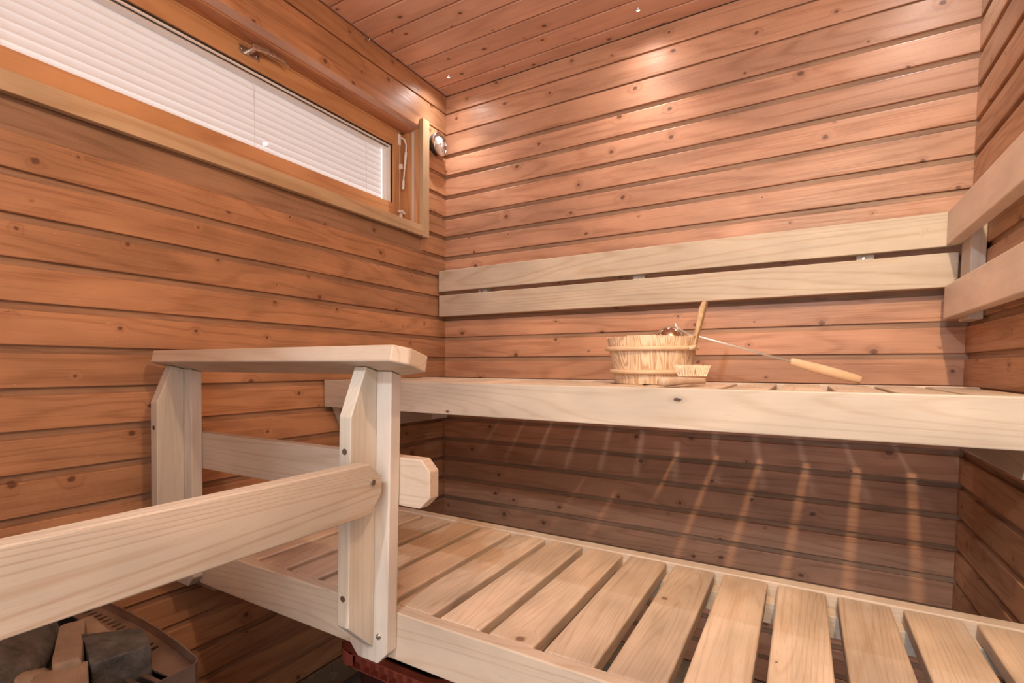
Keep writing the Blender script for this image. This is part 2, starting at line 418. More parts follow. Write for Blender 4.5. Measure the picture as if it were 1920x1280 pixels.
sp.box(XS-.03, XS-.010, GY0, GY1-.004, GZ1-.0095, GZ1-.002, 0); sp.box(XS-.03, XS-.010, GY1-.011, GY1-.004, GZ0, GZ1-.0095, 0)
sp.box(XS-.044, XS-.020, GY0, GY1-.010, GZ1-.016, GZ1-.012, 0); sp.box(XS-.044, XS-.020, GY1-.018, GY1-.014, GZ0, GZ1-.016, 0)
struct('window_spacer', sp, M_white, win)
struct('window_pane', MB().box(XS-.018, XS-.014, GY0, GY1-.002, GZ0-.002, GZ1-.002, 0), M_glass, win)
struct('window_pane', MB().box(XS-.085, XS-.081, GY0, GY1, GZ0-.004, GZ1+.01, 0), M_glass_out, win)
# lever handle on the top rail
hy, hz = -.942, .988
hd = MB().box(XS, XS+.004, hy-.036, hy+.036, hz-.0125, hz+.0125, .0015)
h = obj('window_handle', hd, M_steel, win)
lv = MB().cyl((XS+.003, hy-.004, hz), (XS+.030, hy-.004, hz), .0075, n=20, bev=.001)
n = 10; up_, lo_ = [], []
for i in range(n+1):
    t_ = i/n; y_ = hy-.012+.140*t_; zc = hz+.004+.019*math.sin(PI*.62*t_)-.015*t_*t_; hw = .0085-.0045*t_**2
    up_.append((y_, zc+hw)); lo_.append((y_, zc-hw))
lv.prism(up_+lo_[::-1], 'x', XS+.028, XS+.034, .0022, 2)
obj('lever', lv, M_steel, h)
sc = MB()
for dy in (-.026, .026):
    sc.cyl((XS+.004, hy+dy, hz), (XS+.0052, hy+dy, hz), .0055, .0045, n=16)
obj('screw', sc, M_screw, h)
# white stay on the right stile
ys_ = WIN_Y1-.030; xs_ = XS
st = MB().box(xs_, xs_+.007, ys_-.013, ys_+.002, .958, 1.003, .003)
pts = [(xs_+.010, ys_-.004, .988), (xs_+.022, ys_+.004, .980), (xs_+.026, ys_+.010, .962), (xs_+.024, ys_+.012, .930), (xs_+.020, ys_+.010, .880), (xs_+.016, ys_+.006, .815), (xs_+.014, ys_+.005, .780)]
st.tube(pts, .0034, 10); st.cyl(pts[3], pts[4], .0055, n=14); st.cyl(pts[5], pts[6], .0056, n=14, bev=.001)
st.box(xs_, xs_+.014, ys_-.006, ys_+.006, .862, .882, .002)
st.cyl((xs_+.004, ys_-.004, .98), (xs_+.004, ys_-.004, .69), .0012, n=8)
st.cyl((xs_+.012, ys_-.022, .684), (xs_+.012, ys_+.006, .690), .0055, n=14, bev=.001)
st.cyl((xs_+.012, ys_+.004, .688), (xs_+.018, ys_+.014, .680), .005, .003, n=12); st.box(xs_, xs_+.010, ys_-.004, ys_+.008, .655, .684, .002)
obj('window_stay', st, M_white, win)
# casing
struct('trim_1', MB().box(0, .018, -2.0, -.1975, .5795, WIN_Z0-.001, .0015), M_casing, None, 'pine board under the long window', 'trim')
struct('trim_2', MB().box(0, .0185, -.1972, -.1515, .5775, 1.0505, .0015), M_casing_z, None, 'short upright pine casing board right of the window', 'trim')
# blind between the panes
bl = thing('venetian_blind', (-.142, -1.05, .72), 'closed white venetian blind behind the window glass', 'blind')
bx = -.142
obj('headrail', MB().box(bx-.013, bx+.013, -1.86, -.262, .936, .962, .002), M_white, bl)
def slat_mb(z, yend):
    m_ = MB(); t = bmesh.new(); nseg = 6; A = []; tilt = math.radians(80)
    for i in range(nseg+1):
        s_ = (i/nseg-.5)*.0290; c_ = .0022*(1-(2*i/nseg-1)**2)
        dx = -s_*math.cos(tilt)+c_*math.sin(tilt); dz = s_*math.sin(tilt)+c_*math.cos(tilt)
        A.append((t.verts.new((bx+dx, -1.86, z+dz)), t.verts.new((bx+dx, yend, z+dz))))
    for a, b in zip(A, A[1:]): t.faces.new((a[0], a[1], b[1], b[0]))
    for f in t.faces: f.smooth = True
    m_._merge(t)
    return m_
for k in range(11):
    obj('slat', slat_mb(.925-.0227*k, -.270+random.uniform(-.001, .001)), M_blind, bl)
obj('bottom_rail', MB().box(bx-.012, bx+.012, -1.86, -.270, .690, .698, .002), M_white, bl)
for yc in (-.375, -.897, -1.545):
    obj('ladder_cord', MB().cyl((bx+.014, yc, .94), (bx+.014, yc, .69), .0008, n=6).cyl((bx+.0135, yc-.006, .945), (bx+.014, yc, .86), .0006, n=6), M_white, bl)

# ------------------------------------------------------------------ upper bench
DU = .7345
ub = thing('sauna_bench', (.84, -.44, -.09), 'upper pale wooden sauna bench along the back wall, carrying the bucket', 'bench')
obj('front_board', MB().box(.003, W-.002, -DU, -DU+.028, -.09, 0, .0025), M_fascia, ub)
obj('back_board', MB().box(.003, W-.002, -.185, -.148, -.09, 0, .0025), M_frame_pale, ub)
g0 = 1.3705
edges = [.005]+[g0+.0995*k for k in range(-13, 4)]+[W-.004]
for i, (a, b) in enumerate(zip(edges, edges[1:])):
    a2 = a+(.0088 if i else 0); b2 = b-(.0088 if i < len(edges)-2 else 0)
    if b2-a2 < .006: continue
    obj('slat', MB().box(a2, b2, -DU+.030, -.190, -.028, -.001, min(.004, (b2-a2)/4), 3), M_slat, ub)
for yy in (-DU+.030, -.228):
    obj('batten', MB().box(.02, W-.02, yy, yy+.036, -.075, -.029, .001), M_frame_pale, ub)
obj('cleat', MB().prism([(-.70, -.0905), (-.655, -.178), (-.03, -.178), (-.03, -.0905)], 'x', .003, .033, .0015), M_alder_y, ub)
obj('cleat', MB().prism([(-.655, -.0905), (-.63, -.153), (-.01, -.156), (-.01, -.0905)], 'x', W-.031, W-.001, .0015), M_alder_y, ub)

# ------------------------------------------------------------------ lower bench
DL, ZL = 1.2486, -.4017
lb = thing('sauna_bench', (.89, -.95, ZL-.09), 'lower slatted wooden sauna bench in front of and below the upper one', 'bench')
obj('front_board', MB().box(.0993, W-.002, -DL, -DL+.028, ZL-.09, ZL, .0028), M_alder_x, lb)
obj('back_board', MB().box(.0993, W-.002, -.6955, -.659, ZL-.09, ZL, .0025), M_frame_pale, lb)
for k in range(-1, 15):
    r_ = .2833+.0991*k
    o = obj('slat', MB().box(r_-.0817, r_, -DL+.030, -.7005, ZL-.028, ZL-.0008+random.uniform(-.0008, .0004), .004, 3), M_slat, lb)
for yy in (-DL+.030, -.738):
    obj('batten', MB().box(.11, W-.02, yy, yy+.040, ZL-.072, ZL-.0295, .001), M_frame_pale, lb)
obj('cleat', MB().prism([(-1.238, ZL-.0905), (-1.218, ZL-.118), (-.70, ZL-.118), (-.70, ZL-.0905)], 'x', .002, .112, .0015), M_alder_y, lb)
obj('cleat', MB().prism([(-1.238, ZL-.0905), (-1.218, ZL-.118), (-.70, ZL-.118), (-.70, ZL-.0905)], 'x', W-.06, W-.002, .0015), M_alder_y, lb)

# ------------------------------------------------------------------ backrests
def screw_mb(c, d, r=.005, h=.003):
    c, d = Vector(c), Vector(d)
    return MB().cyl(c, c+d*h, r, r*.75, n=16).cyl(c+d*h*.9, c+d*(h+.0004), r*.35, n=6)
br = thing('backrest', (.83, -.03, .26), 'long two-board backrest on the back wall above the bucket', 'backrest')
obj('board', MB().box(.006, 1.652, -.0630, -.035, .3668, .4568, .0022), M_alder_rest, br)
obj('board', MB().box(.008, 1.652, -.0630, -.035, .2605, .3505, .0022), M_alder_rest, br)
for x0, x1 in ((.187, .231), (.8155, .855), (1.440, 1.480)):
    b_ = obj('bracket', MB().box(x0, x1, -.0345, -.0005, .268, .449, .0015), M_alder_z, br)
    obj('screw', screw_mb(((x0+x1)/2-.004, -.0345, .3580), (0, -1, 0)), M_screw, b_)
br2 = thing('backrest', (1.655, -.9, .17), 'two-board backrest on the right wall, butting into the long one', 'backrest')
obj('board', MB().box(1.626, 1.654, -1.7, -.0645, .3685, .4570, .0022), M_alder_rest_y, br2)
obj('board', MB().box(1.626, 1.654, -1.7, -.0645, .1755, .2622, .0022), M_alder_rest_y, br2)
for y0 in (-.172, -.95, -1.6):
    obj('upright', MB().box(1.654, W-.0005, y0, y0+.096, .166, .440, .002), M_alder_z, br2)

# ------------------------------------------------------------------ guard railing by the stove
gr = thing('guard_railing', (.4, -DL-.014, -.49), 'wooden railing with two posts guarding the stove, fixed to the lower bench', 'railing')
YB0, YB1 = -DL-.0005, -DL-.0285           # back and front face of the broad posts
SL = -.26                                 # fall of the shelf board towards the bench
def post(xr, lean, zb):
    xl = xr-.090
    ztf = .0312+SL*(YB1+DL)-.001; ztb = .0312-.001
    m_ = MB().prism([(xl, .02), (xr, .02), (xr, zb+.024), (xr-.022, zb), (xl+.020, zb), (xl, zb+.022)], 'y', YB1, YB0, .0022)
    for v in m_.bm.verts:
        if v.co.z > .01: v.co.z = .0312+SL*(v.co.y+DL)-.0012+(v.co.z-.02)
    m_.shear(.03, lean)
    return obj('post', m_, M_alder_z, gr)
def fin(xr, lean):
    yb, yf = YB1-.0004, -1.343
    zt = lambda y: .0312+SL*(y+DL)-.0012
    m_ = MB().prism([(yb, zt(yb)), (-1.307, zt(-1.307)), (yf, -.040), (yf, -.4030), (yb, -.4635)], 'x', xr-.027, xr, .0018)
    m_.shear(.03, lean)
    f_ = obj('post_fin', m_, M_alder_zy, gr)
    for z in (-.0985, -.353):
        xc = xr-.0135+lean*(z-.03)
        obj('screw_hole', MB().cyl((xc, yf+.004, z), (xc, yf-.0006, z), .0042, .0055, n=14), M_hole, f_)
    return f_
pR = post(.7338, .0225, -.4915); fR = fin(.7025, .0235)
pL = post(.1248, .0145, -.4915); fL = fin(.0972, .030)
obj('screw', screw_mb((.7035, YB1-.0002, -.440), (0, -1, 0), .0055), M_screw, pR)
# shelf board on top, sloping to the bench
ang = math.atan(SL)
T = Matrix.Translation((0, -DL, .0312)) @ Matrix.Rotation(ang, 4, 'X')
tb = MB().prism([(.046, .004), (.056, .0045), (.745, .0045), (.798, -.017), (.798, -.066), (.778, -.0895), (.056, -.0895), (.046, -.080)], 'z', 0, .0285, .003, 3, mat=T)
top = obj('top_board', tb, M_alder_x, gr)
obj('cross_rail', MB().prism([(.04, -.1165), (.776, -.1165), (.7948, -.1360), (.7948, -.1830), (.773, -.2040), (.04, -.2040)], 'y', -DL+.0005, -DL+.0285, .002), M_alder_x, gr)
xr_ = .7045-.0035
sr = obj('side_rail', MB().prism([(-1.3300, -.1165), (-1.2980, -.1420), (-1.2980, -.1705), (-1.3265, -.2030), (-2.44, -.2030), (-2.44, -.1165)], 'x', xr_+.0007, xr_+.0290, .0022), M_alder_y, gr)
obj('screw', screw_mb((xr_+.029, -1.3240, -.148), (1, 0, 0), .0062, .004), M_chrome, sr)

# ------------------------------------------------------------------ bucket, ladle, brush
BX, BY, BH = .9600, -.385, .130
def bucket_r(z): return .0955+(.1205-.0955)*z/BH
bk = thing('sauna_bucket', (BX, BY, 0), 'round pine sauna bucket with two wooden hoops and one tall handle stave', 'bucket')
Tb = Matrix.Translation((BX, BY, 0))
mb = MB(); ns = 20
for k in range(ns):
    a0, a1 = 2*PI*k/ns+.0012, 2*PI*(k+1)/ns-.0012
    t = bmesh.new(); VS = []
    for z in (0, BH+.002*math.sin(k*5.1)):
        ring = []
        for rr in (bucket_r(z), bucket_r(z)-.012):
            for a in (a0, (a0*2+a1)/3, (a0+2*a1)/3, a1): ring.append(t.verts.new((rr*math.cos(a), rr*math.sin(a), z)))
        VS.append(ring)
    lo, hi = VS; idx = [0, 1, 2, 3, 7, 6, 5, 4]
    for i in range(8):
        p, q = idx[i], idx[(i+1) % 8]; t.faces.new((lo[p], lo[q], hi[q], hi[p]))
    t.faces.new([hi[i] for i in idx]); t.faces.new([lo[i] for i in idx][::-1])
    bmesh.ops.recalc_face_normals(t, faces=t.faces[:])
    mb._merge(t, Tb)
mb.cyl((BX, BY, .008), (BX, BY, .018), .088, n=32)
obj('staves', mb, M_bucket, bk)
for z0, rr in ((.0985, .0062), (.0345, .0062)):
    pts = [(BX+(bucket_r(z0)+rr*.8)*math.cos(2*PI*k/56), BY+(bucket_r(z0)+rr*.8)*math.sin(2*PI*k/56), z0+.002*math.sin(2*PI*k/56)) for k in range(56)]
    hp = MB().tube(pts, rr, 12, True)
    a = -.35; c = (BX+(bucket_r(z0)+.011)*math.cos(a), BY+(bucket_r(z0)+.011)*math.sin(a), z0)
    hp.tube([(c[0]-.004, c[1]-.03, z0-.003), (c[0]+.002, c[1]-.012, z0+.001), (c[0]+.005, c[1]+.004, z0+.004)], [.005, .0055, .0045], 10)
    obj('hoop', hp, M_hoop, bk)
hs = MB(); xs0 = BX+bucket_r(BH)-.006
prof = [(xs0-.012, .05), (xs0-.002, BH), (xs0+.004, .165), (xs0+.010, .205), (xs0+.017, .222), (xs0+.023, .226), (xs0+.028, .222), (xs0+.024, .200), (xs0+.017, .165), (xs0+.008, BH), (xs0-.005, .05)]
hs.prism(prof, 'y', BY-.018, BY+.018, .003, 2)
obj('handle_stave', hs, M_stave, bk)

ld = thing('ladle', (1.0, -.38, .10), 'long-handled ladle with shiny bowl resting across the bucket rim', 'ladle')
p0 = Vector((1.0662, -.315, .1350)); p2 = Vector((1.4500, -.185, .0135)); p1 = p0.lerp(p2, .590)
dirn = (p2-p0).normalized()
RB = .0397
prof = [(RB*math.sin(a), RB-RB*math.cos(a)) for a in [i*PI/2/12 for i in range(13)]]
prof += [((RB-.0012)*math.sin(a), RB-(RB-.0012)*math.cos(a)) for a in [i*PI/2/12 for i in range(12, -1, -1)]]
Mb = Matrix.Translation((.9995, -.350, .1643)) @ Matrix.Rotation(PI*.97, 4, 'Y')
obj('bowl', MB().lathe(prof, 40, mat=Mb), M_copper, ld)
sh = MB().tube([p1+dirn*.01, p0+dirn*.06, p0, p0-dirn*.02+Vector((0, 0, -.002)), Vector((1.035, -.362, .150)), Vector((1.022, -.366, .163)), Vector((1.018, -.368, .169))], .0031, 10)
obj('shaft', sh, plain('shaft_steel', (.88, .86, .84), .32, .75), ld)
q = (p2-p1)
hp = MB().tube([p1+q*t_ for t_ in (0, .004, .02, .2, .45, .7, .9, .975, .995, 1.)], [.0075, .0088, .0096, .0120, .0132, .0130, .0118, .0106, .0098, .006], 20)
obj('handle', hp, M_handle, ld)

bs_ = thing('scrub_brush', (1.11, -.57, 0), 'short wooden scrub brush with pale upright bristles lying before the bucket', 'brush')
a0, a1 = Vector((1.0500, -.688, .0118)), Vector((1.1180, -.520, .0112)); bd = (a1-a0).normalized(); bn = Vector((-bd.y, bd.x, 0))
Lb = (a1-a0).length
mb = MB(); t = bmesh.new(); rings = []
for s_, wv, hv, lift in ((0, .005, .005, 0), (.02, .0105, .0095, 0), (.12, .0128, .0112, 0), (.30, .0120, .0098, .0005), (.45, .0145, .0090, .002), (.65, .0155, .0085, .002), (.86, .0140, .0082, .0015), (.96, .0105, .0075, .001), (1., .005, .0055, 0)):
    c = a0+bd*s_*Lb; ring = []
    for k in range(16):
        a = 2*PI*k/16; cx = math.copysign(abs(math.cos(a))**.7, math.cos(a)); cz = math.copysign(abs(math.sin(a))**.7, math.sin(a))
        ring.append(t.verts.new(c+bn*wv*cx+Vector((0, 0, hv*cz+lift))))
    rings.append(ring)
for A, B in zip(rings, rings[1:]):
    for k in range(16): t.faces.new((A[k], A[(k+1) % 16], B[(k+1) % 16], B[k]))
t.faces.new(rings[0][::-1]); t.faces.new(rings[-1]); bmesh.ops.recalc_face_normals(t, faces=t.faces[:])
for f in t.faces: f.smooth = True
mb._merge(t); obj('brush_back', mb, plain('worn_brush_wood', (.52, .37, .26), .6, vary=.15, vscale=40), bs_)
mb = MB(); rnd = random.Random(3)
for i in range(10):
    for j_ in range(4):
        base = a0+bd*(Lb*.50+Lb*.050*i)+bn*(-.0095+.0063*j_)+Vector((0, 0, .0125))
        for k in range(12):
            o_ = bd*rnd.uniform(-.0017, .0017)+bn*rnd.uniform(-.0017, .0017)
            lean = bd*((i-4.5)/4.5*.010+rnd.uniform(-.0045, .0045))+bn*((j_-1.5)*.003+rnd.uniform(-.003, .003))
            b_ = base+o_
            mb.cyl(b_, b_+lean+Vector((0, 0, .0265+rnd.uniform(-.002, .002))), .0007, .0004, n=4)
obj('bristles', mb, M_bristle, bs_)

# ------------------------------------------------------------------ thermometer and hook
tm = thing('thermometer', (0, -.086, .982), 'round chrome-rimmed sauna thermometer in the corner beside the window', 'thermometer')
RT = .0490; FX = .030
Tt = Matrix.Translation((0, -.086, .982)) @ Matrix.Rotation(PI/2, 4, 'Y')
obj('case', MB().lathe([(0, .001), (RT*.86, .001), (RT*.90, .006), (RT*.92, FX-.006), (0, FX-.006)], 48, mat=Tt), M_black, tm)
obj('bezel', MB().lathe([(RT*.90, FX-.010), (RT*.985, FX-.008), (RT, FX-.003), (RT*.975, FX+.001), (RT*.92, FX+.001), (RT*.90, FX-.003)], 56, mat=Tt), plain('bezel_rose_steel', (.70, .56, .48), .18, 1.), tm)
obj('dial', MB().lathe([(0, FX-.0045), (RT*.915, FX-.0045), (RT*.915, FX-.006), (0, FX-.006)], 48, mat=Tt), M_dial, tm)
mk = MB(); c0 = Vector((FX-.0043, -.086, .982))
def dpt(r, deg):       # dial point: deg clockwise from top seen from the room (y is to the right)
    a = math.radians(deg); return c0+Vector((0, r*math.sin(a), r*math.cos(a)))
for i in range(57):
    d = 215+290*i/56; r1 = .0405 if i % 4 else .0385
    mk.cyl(dpt(.0425, d), dpt(r1, d), .00025, n=4)
obj('scale_marks', mk, M_ink, tm)
def text_mb(body, size, Mx):
    cu = bpy.data.curves.new('t', 'FONT'); cu.body = body; cu.size = size; cu.align_x = 'CENTER'; cu.align_y = 'CENTER'; cu.extrude = .0001
    to = bpy.data.objects.new('t', cu); COL.objects.link(to)
    dg = bpy.context.evaluated_depsgraph_get(); me = bpy.data.meshes.new_from_object(to.evaluated_get(dg))
    m_ = MB(); m_.bm.from_mesh(me); m_.bm.transform(Mx)
    bpy.data.objects.remove(to); bpy.data.curves.remove(cu); bpy.data.meshes.remove(me)
    return m_
Rt = Matrix(((0, 0, 1, 0), (1, 0, 0, 0), (0, 1, 0, 0), (0, 0, 0, 1)))     # text x -> y, text y -> z
num = MB()
for s_, d in (('20', 242), ('40', 285), ('60', 325), ('80', 5), ('100', 48), ('120', 95), ('140', 137)):
    t_ = text_mb(s_, .0085, Matrix.Translation(dpt(.0320, d)) @ Rt)
    me = bpy.data.meshes.new('x'); t_.bm.to_mesh(me); t_.bm.free(); num.bm.from_mesh(me); bpy.data.meshes.remove(me)
obj('numerals', num, M_ink, tm)
nd = MB().prism([(-.0012, -.010), (.0012, -.010), (.0004, .030), (-.0004, .030)], 'x', 0, .0005, 0, mat=Matrix.Translation(c0+Vector((.001, 0, 0))) @ Matrix.Rotation(-math.radians(242), 4, 'X'))
nd.cyl(c0+Vector((.0005, 0, 0)), c0+Vector((.0022, 0, 0)), .0022, n=16)
obj('needle', nd, M_ink, tm)
c1 = c0+Vector((0, 0, -.0145))
nd = MB().prism([(-.0006, -.008), (.0006, -.008), (.0003, .016), (-.0003, .016)], 'x', 0, .0004, 0, mat=Matrix.Translation(c1+Vector((.0006, 0, 0))) @ Matrix.Rotation(-math.radians(245), 4, 'X'))
obj('humidity_needle', nd, M_ink, tm)
obj('cover_glass', MB().lathe([(0, FX-.0012), (RT*.91, FX-.0012), (RT*.91, FX-.0016), (0, FX-.0016)], 48, mat=Tt), M_glass, tm)

hk = MB(); hc = (.013, -.528, 1.198)
hk.tube([(-.002, -.528, 1.206), (.005, -.528, 1.206), (.009, -.528, 1.200)]+[(.017-.009*math.cos(a), -.528, 1.199-.009*math.sin(a)) for a in [i*PI/8 for i in range(0, 9)]]+[(.026, -.528, 1.207)], .0015, 8)
hk.cyl((-.001, -.528, 1.206), (.0012, -.528, 1.206), .006, n=16)
tag(obj('cup_hook', hk, M_steel), 'small bare metal cup hook at the top of the window wall', 'hook')

# ------------------------------------------------------------------ ceiling spots
def spot(x, y, label):
    s_ = thing('ceiling_spotlight', (x, y, H), label, 'ceiling light', 'tiny ceiling spotlights')
    Ts = Matrix.Translation((x, y, H)) @ Matrix.Rotation(PI, 4, 'X')
    obj('trim_ring', MB().lathe([(.0052, -.004), (.0052, .003), (.0065, .0045), (.0085, .004), (.0098, .0015), (.0102, -.004)], 32, mat=Ts), M_chrome, s_)
    obj('lens', MB().lathe([(0, .0034), (.003, .0030), (.0052, .0015), (.0052, -.003), (0, -.003)], 24, mat=Ts), M_lens, s_)
    return s_
spot(.0985, -.1322, 'tiny lit ceiling spotlight in the corner above the thermometer')
spot(.8398, -.1304, 'tiny lit ceiling spotlight near the middle of the back wall')

# ------------------------------------------------------------------ stove with stones
ZS = -.45
so = thing('sauna_stove', (.29, -1.75, FL), 'dark steel sauna stove heaped with stones behind the railing', 'stove')
def arc(x0, x1, n=14):
    out = []
    for i in range(n+1):
        x = x0+(x1-x0)*i/n
        out.append((x, -1.4880-.34*(x-.27)**2*(1 if x > .27 else .6)))
    return out
back = arc(.045, .5135)
outline = back+[(.5235, -1.5145), (.528, -1.522), (.530, -1.60), (.530, -1.99), (.520, -2.0), (.055, -2.0), (.045, -1.99)]
def offset_in(pts, d):
    c = Vector((sum(p[0] for p in pts)/len(pts), sum(p[1] for p in pts)/len(pts)))
    n_ = len(pts); out = []
    for i in range(n_):
        a, b, e = Vector(pts[i-1]), Vector(pts[i]), Vector(pts[(i+1) % n_])
        d1 = (b-a).normalized(); d2 = (e-b).normalized()
        nn = (Vector((d1.y, -d1.x))+Vector((d2.y, -d2.x))).normalized()
        if nn.dot(c-b) < 0: nn = -nn
        k_ = max(.5, nn.dot(Vector((d1.y, -d1.x)) if Vector((d1.y, -d1.x)).dot(c-b) > 0 else -Vector((d1.y, -d1.x))))
        out.append(tuple(b+nn*d/k_))
    return out
mb = MB(); t = bmesh.new()
inn = offset_in(outline, .0025)
for z0, z1 in ((FL+.06, ZS+.018),):
    A = [[t.verts.new((p[0], p[1], z)) for p in pts] for pts, z in ((outline, z0), (outline, z1), (inn, z1), (inn, z0))]
    n_ = len(outline)
    for a, b in zip(A, A[1:]+A[:1]):
        for i in range(n_): t.faces.new((a[i], a[(i+1) % n_], b[(i+1) % n_], b[i]))
bmesh.ops.recalc_face_normals(t, faces=t.faces[:]); mb._merge(t)
obj('casing', mb, M_stove, so)
for lx, ly in ((.09, -1.56), (.48, -1.58), (.09, -1.95), (.48, -1.95)):
    obj('foot', MB().cyl((lx, ly, FL), (lx, ly, FL+.07), .014, n=16), M_stove, so)
# top plate with its slots, cut as holes in a filled curve
def plate(name, outer, holes, z, th, mat, par):
    cu = bpy.data.curves.new('pl', 'CURVE'); cu.dimensions = '2D'; cu.fill_mode = 'BOTH'; cu.extrude = th/2
    for ring in [outer]+holes:
        sp_ = cu.splines.new('POLY'); sp_.points.add(len(ring)-1)
        for p, q in zip(sp_.points, ring): p.co = (q[0], q[1], 0, 1)
        sp_.use_cyclic_u = True
    to = bpy.data.objects.new('pl', cu); COL.objects.link(to)
    dg = bpy.context.evaluated_depsgraph_get(); me = bpy.data.meshes.new_from_object(to.evaluated_get(dg))
    m_ = MB(); m_.bm.from_mesh(me); m_.bm.transform(Matrix.Translation((0, 0, z)))
    bpy.data.objects.remove(to); bpy.data.curves.remove(cu); bpy.data.meshes.remove(me)
    return obj(name, m_, mat, par)
def slot(c, L, wd, ang):
    out = []; r = wd/2; h = L/2-r
    for i in range(7): a = -PI/2+PI*i/6; out.append((h+r*math.cos(a), r*math.sin(a)))
    for i in range(7): a = PI/2+PI*i/6; out.append((-h+r*math.cos(a), r*math.sin(a)))
    ca, sa = math.cos(ang), math.sin(ang)
    return [(c[0]+x*ca-y_*sa, c[1]+x*sa+y_*ca) for x, y_ in out]
holes = []
for i in range(19):
    x = .075+.0178*i
    if x > .41: break
    yb = -1.4880-.34*(x-.27)**2*(1 if x > .27 else .6)
    holes.append(slot((x, yb-.0255), .019, .0085, PI/2+.12))
for i in range(6):
    cx = .4785; cy = -1.5575-.0205*i
    holes.append(slot((cx, cy), .090, .0125, .10))
basin = [(.08, -1.545), (.27, -1.540), (.36, -1.540), (.425, -1.545), (.428, -1.57), (.4165, -1.60), (.4165, -1.95), (.08, -1.95)]
plate('top_plate', offset_in(outline, .003), holes+[basin], ZS, .003, M_stove, so)
mb = MB().box(.07, .44, -1.96, -1.53, ZS-.17, ZS-.16, 0)
for x0, x1, y0, y1 in ((.076, .079, -1.955, -1.54), (.429, .432, -1.955, -1.54), (.076, .432, -1.540, -1.537), (.076, .432, -1.955, -1.952)):
    mb.box(x0, x1, y0, y1, ZS-.165, ZS-.001, 0)
obj('stone_basin', mb, M_stove_in, so)

def rock(c, size, seed, rough=.16, cuts=9, sub=4, rot=(0, 0, 0), boxy=0., soft=3):
    """angular stone: a ball cut by random planes, then roughened"""
    t = bmesh.new(); bmesh.ops.create_icosphere(t, subdivisions=sub, radius=1)
    r_ = random.Random(seed); planes = []
    for i in range(cuts):
        n_ = Vector((r_.gauss(0, 1), r_.gauss(0, 1), r_.gauss(0, 1))).normalized(); planes.append((n_, r_.uniform(.62, .86)))
    if boxy:
        for n_ in ((1, 0, 0), (-1, 0, 0), (0, 1, 0), (0, -1, 0), (0, 0, 1), (0, 0, -1)): planes.append((Vector(n_), boxy*r_.uniform(.94, 1.05)))
    for v in t.verts:
        p = v.co.copy()
        if boxy: p = p*1.6
        for n_, d in planes:
            e = p.dot(n_)-d
            if e > 0: p -= n_*e*.97
        q = p*2.2+Vector((seed*3.7, 0, 0))
        p *= 1+rough*.5*(noise.fractal(q, 1., 2., 5))
        v.co = Vector((p.x*size[0], p.y*size[1], p.z*size[2]))
    for i in range(soft): bmesh.ops.smooth_vert(t, verts=t.verts[:], factor=.5, use_axis_x=True, use_axis_y=True, use_axis_z=True)
    for v in t.verts:
        q = v.co*38+Vector((seed, 0, 0)); v.co += v.co.normalized()*.0022*noise.fractal(q, 1., 2., 4)
    for f in t.faces: f.smooth = True
    R_ = Matrix.Rotation(rot[2], 4, 'Z') @ Matrix.Rotation(rot[1], 4, 'Y') @ Matrix.Rotation(rot[0], 4, 'X')
    m_ = MB(); m_._merge(t, Matrix.Translation(c) @ R_)
    return m_
def stone(label, m_, mat, c):
    me_o = obj('sauna_stone', m_, mat); me_o['label'] = label; me_o['category'] = 'stone'; me_o['group'] = 'stones on the sauna stove'
    return me_o
stone('broad dark grey flat stone, leftmost and largest on the stove', rock((.255, -1.722, -.462), (.20, .112, .080), 4, .12, 5, rot=(.22, .05, -.62)), M_rock_dark, 0)
stone('dark grey blocky stone beside the row of round slots', rock((.398, -1.580, -.446), (.076, .060, .070), 11, .10, 2, rot=(.04, .10, -.26), boxy=.70, soft=5), M_rock_dark, 0)
stone('long tan brick-like stone leaning upright between two dark stones', rock((.350, -1.6255, -.440), (.116, .028, .060), 21, .08, 0, rot=(.10, -.02, -.43), boxy=.66, soft=6), M_rock_tan, 0)
stone('tan brick-like stone lying at the front of the stove heap', rock((.446, -1.680, -.458), (.062, .050, .066), 25, .08, 0, rot=(.0, .06, -.40), boxy=.66, soft=2), M_rock_tan, 0)
stone('small pale rounded pebble stone at the front left of the heap', rock((.374, -1.700, -.432), (.024, .042, .020), 33, .06, 0, rot=(.1, 0, -.45)), M_rock_tan, 0)
stone('small blue-grey stone half hidden under the big flat stone', rock((.352, -1.672, -.452), (.024, .018, .026), 37, .12, 4, rot=(0, 0, -.5)), M_rock_grey, 0)
stone('brown jagged stone behind the leaning tan brick', rock((.338, -1.655, -.478), (.062, .016, .034), 41, .2, 5, rot=(0, .25, -.5)), M_rock_brown, 0)
stone('tan slab stone at the back of the heap near the rim', rock((.272, -1.575, -.440), (.052, .036, .028), 45, .1, 0, rot=(.06, .06, -.1), boxy=.68, soft=1), M_rock_tan, 0)
stone('small tan chip stone wedged behind the blocky dark stone', rock((.318, -1.562, -.432), (.027, .014, .013), 49, .08, 0, rot=(.05, -.1, .1), boxy=.7, soft=1), M_rock_tan, 0)

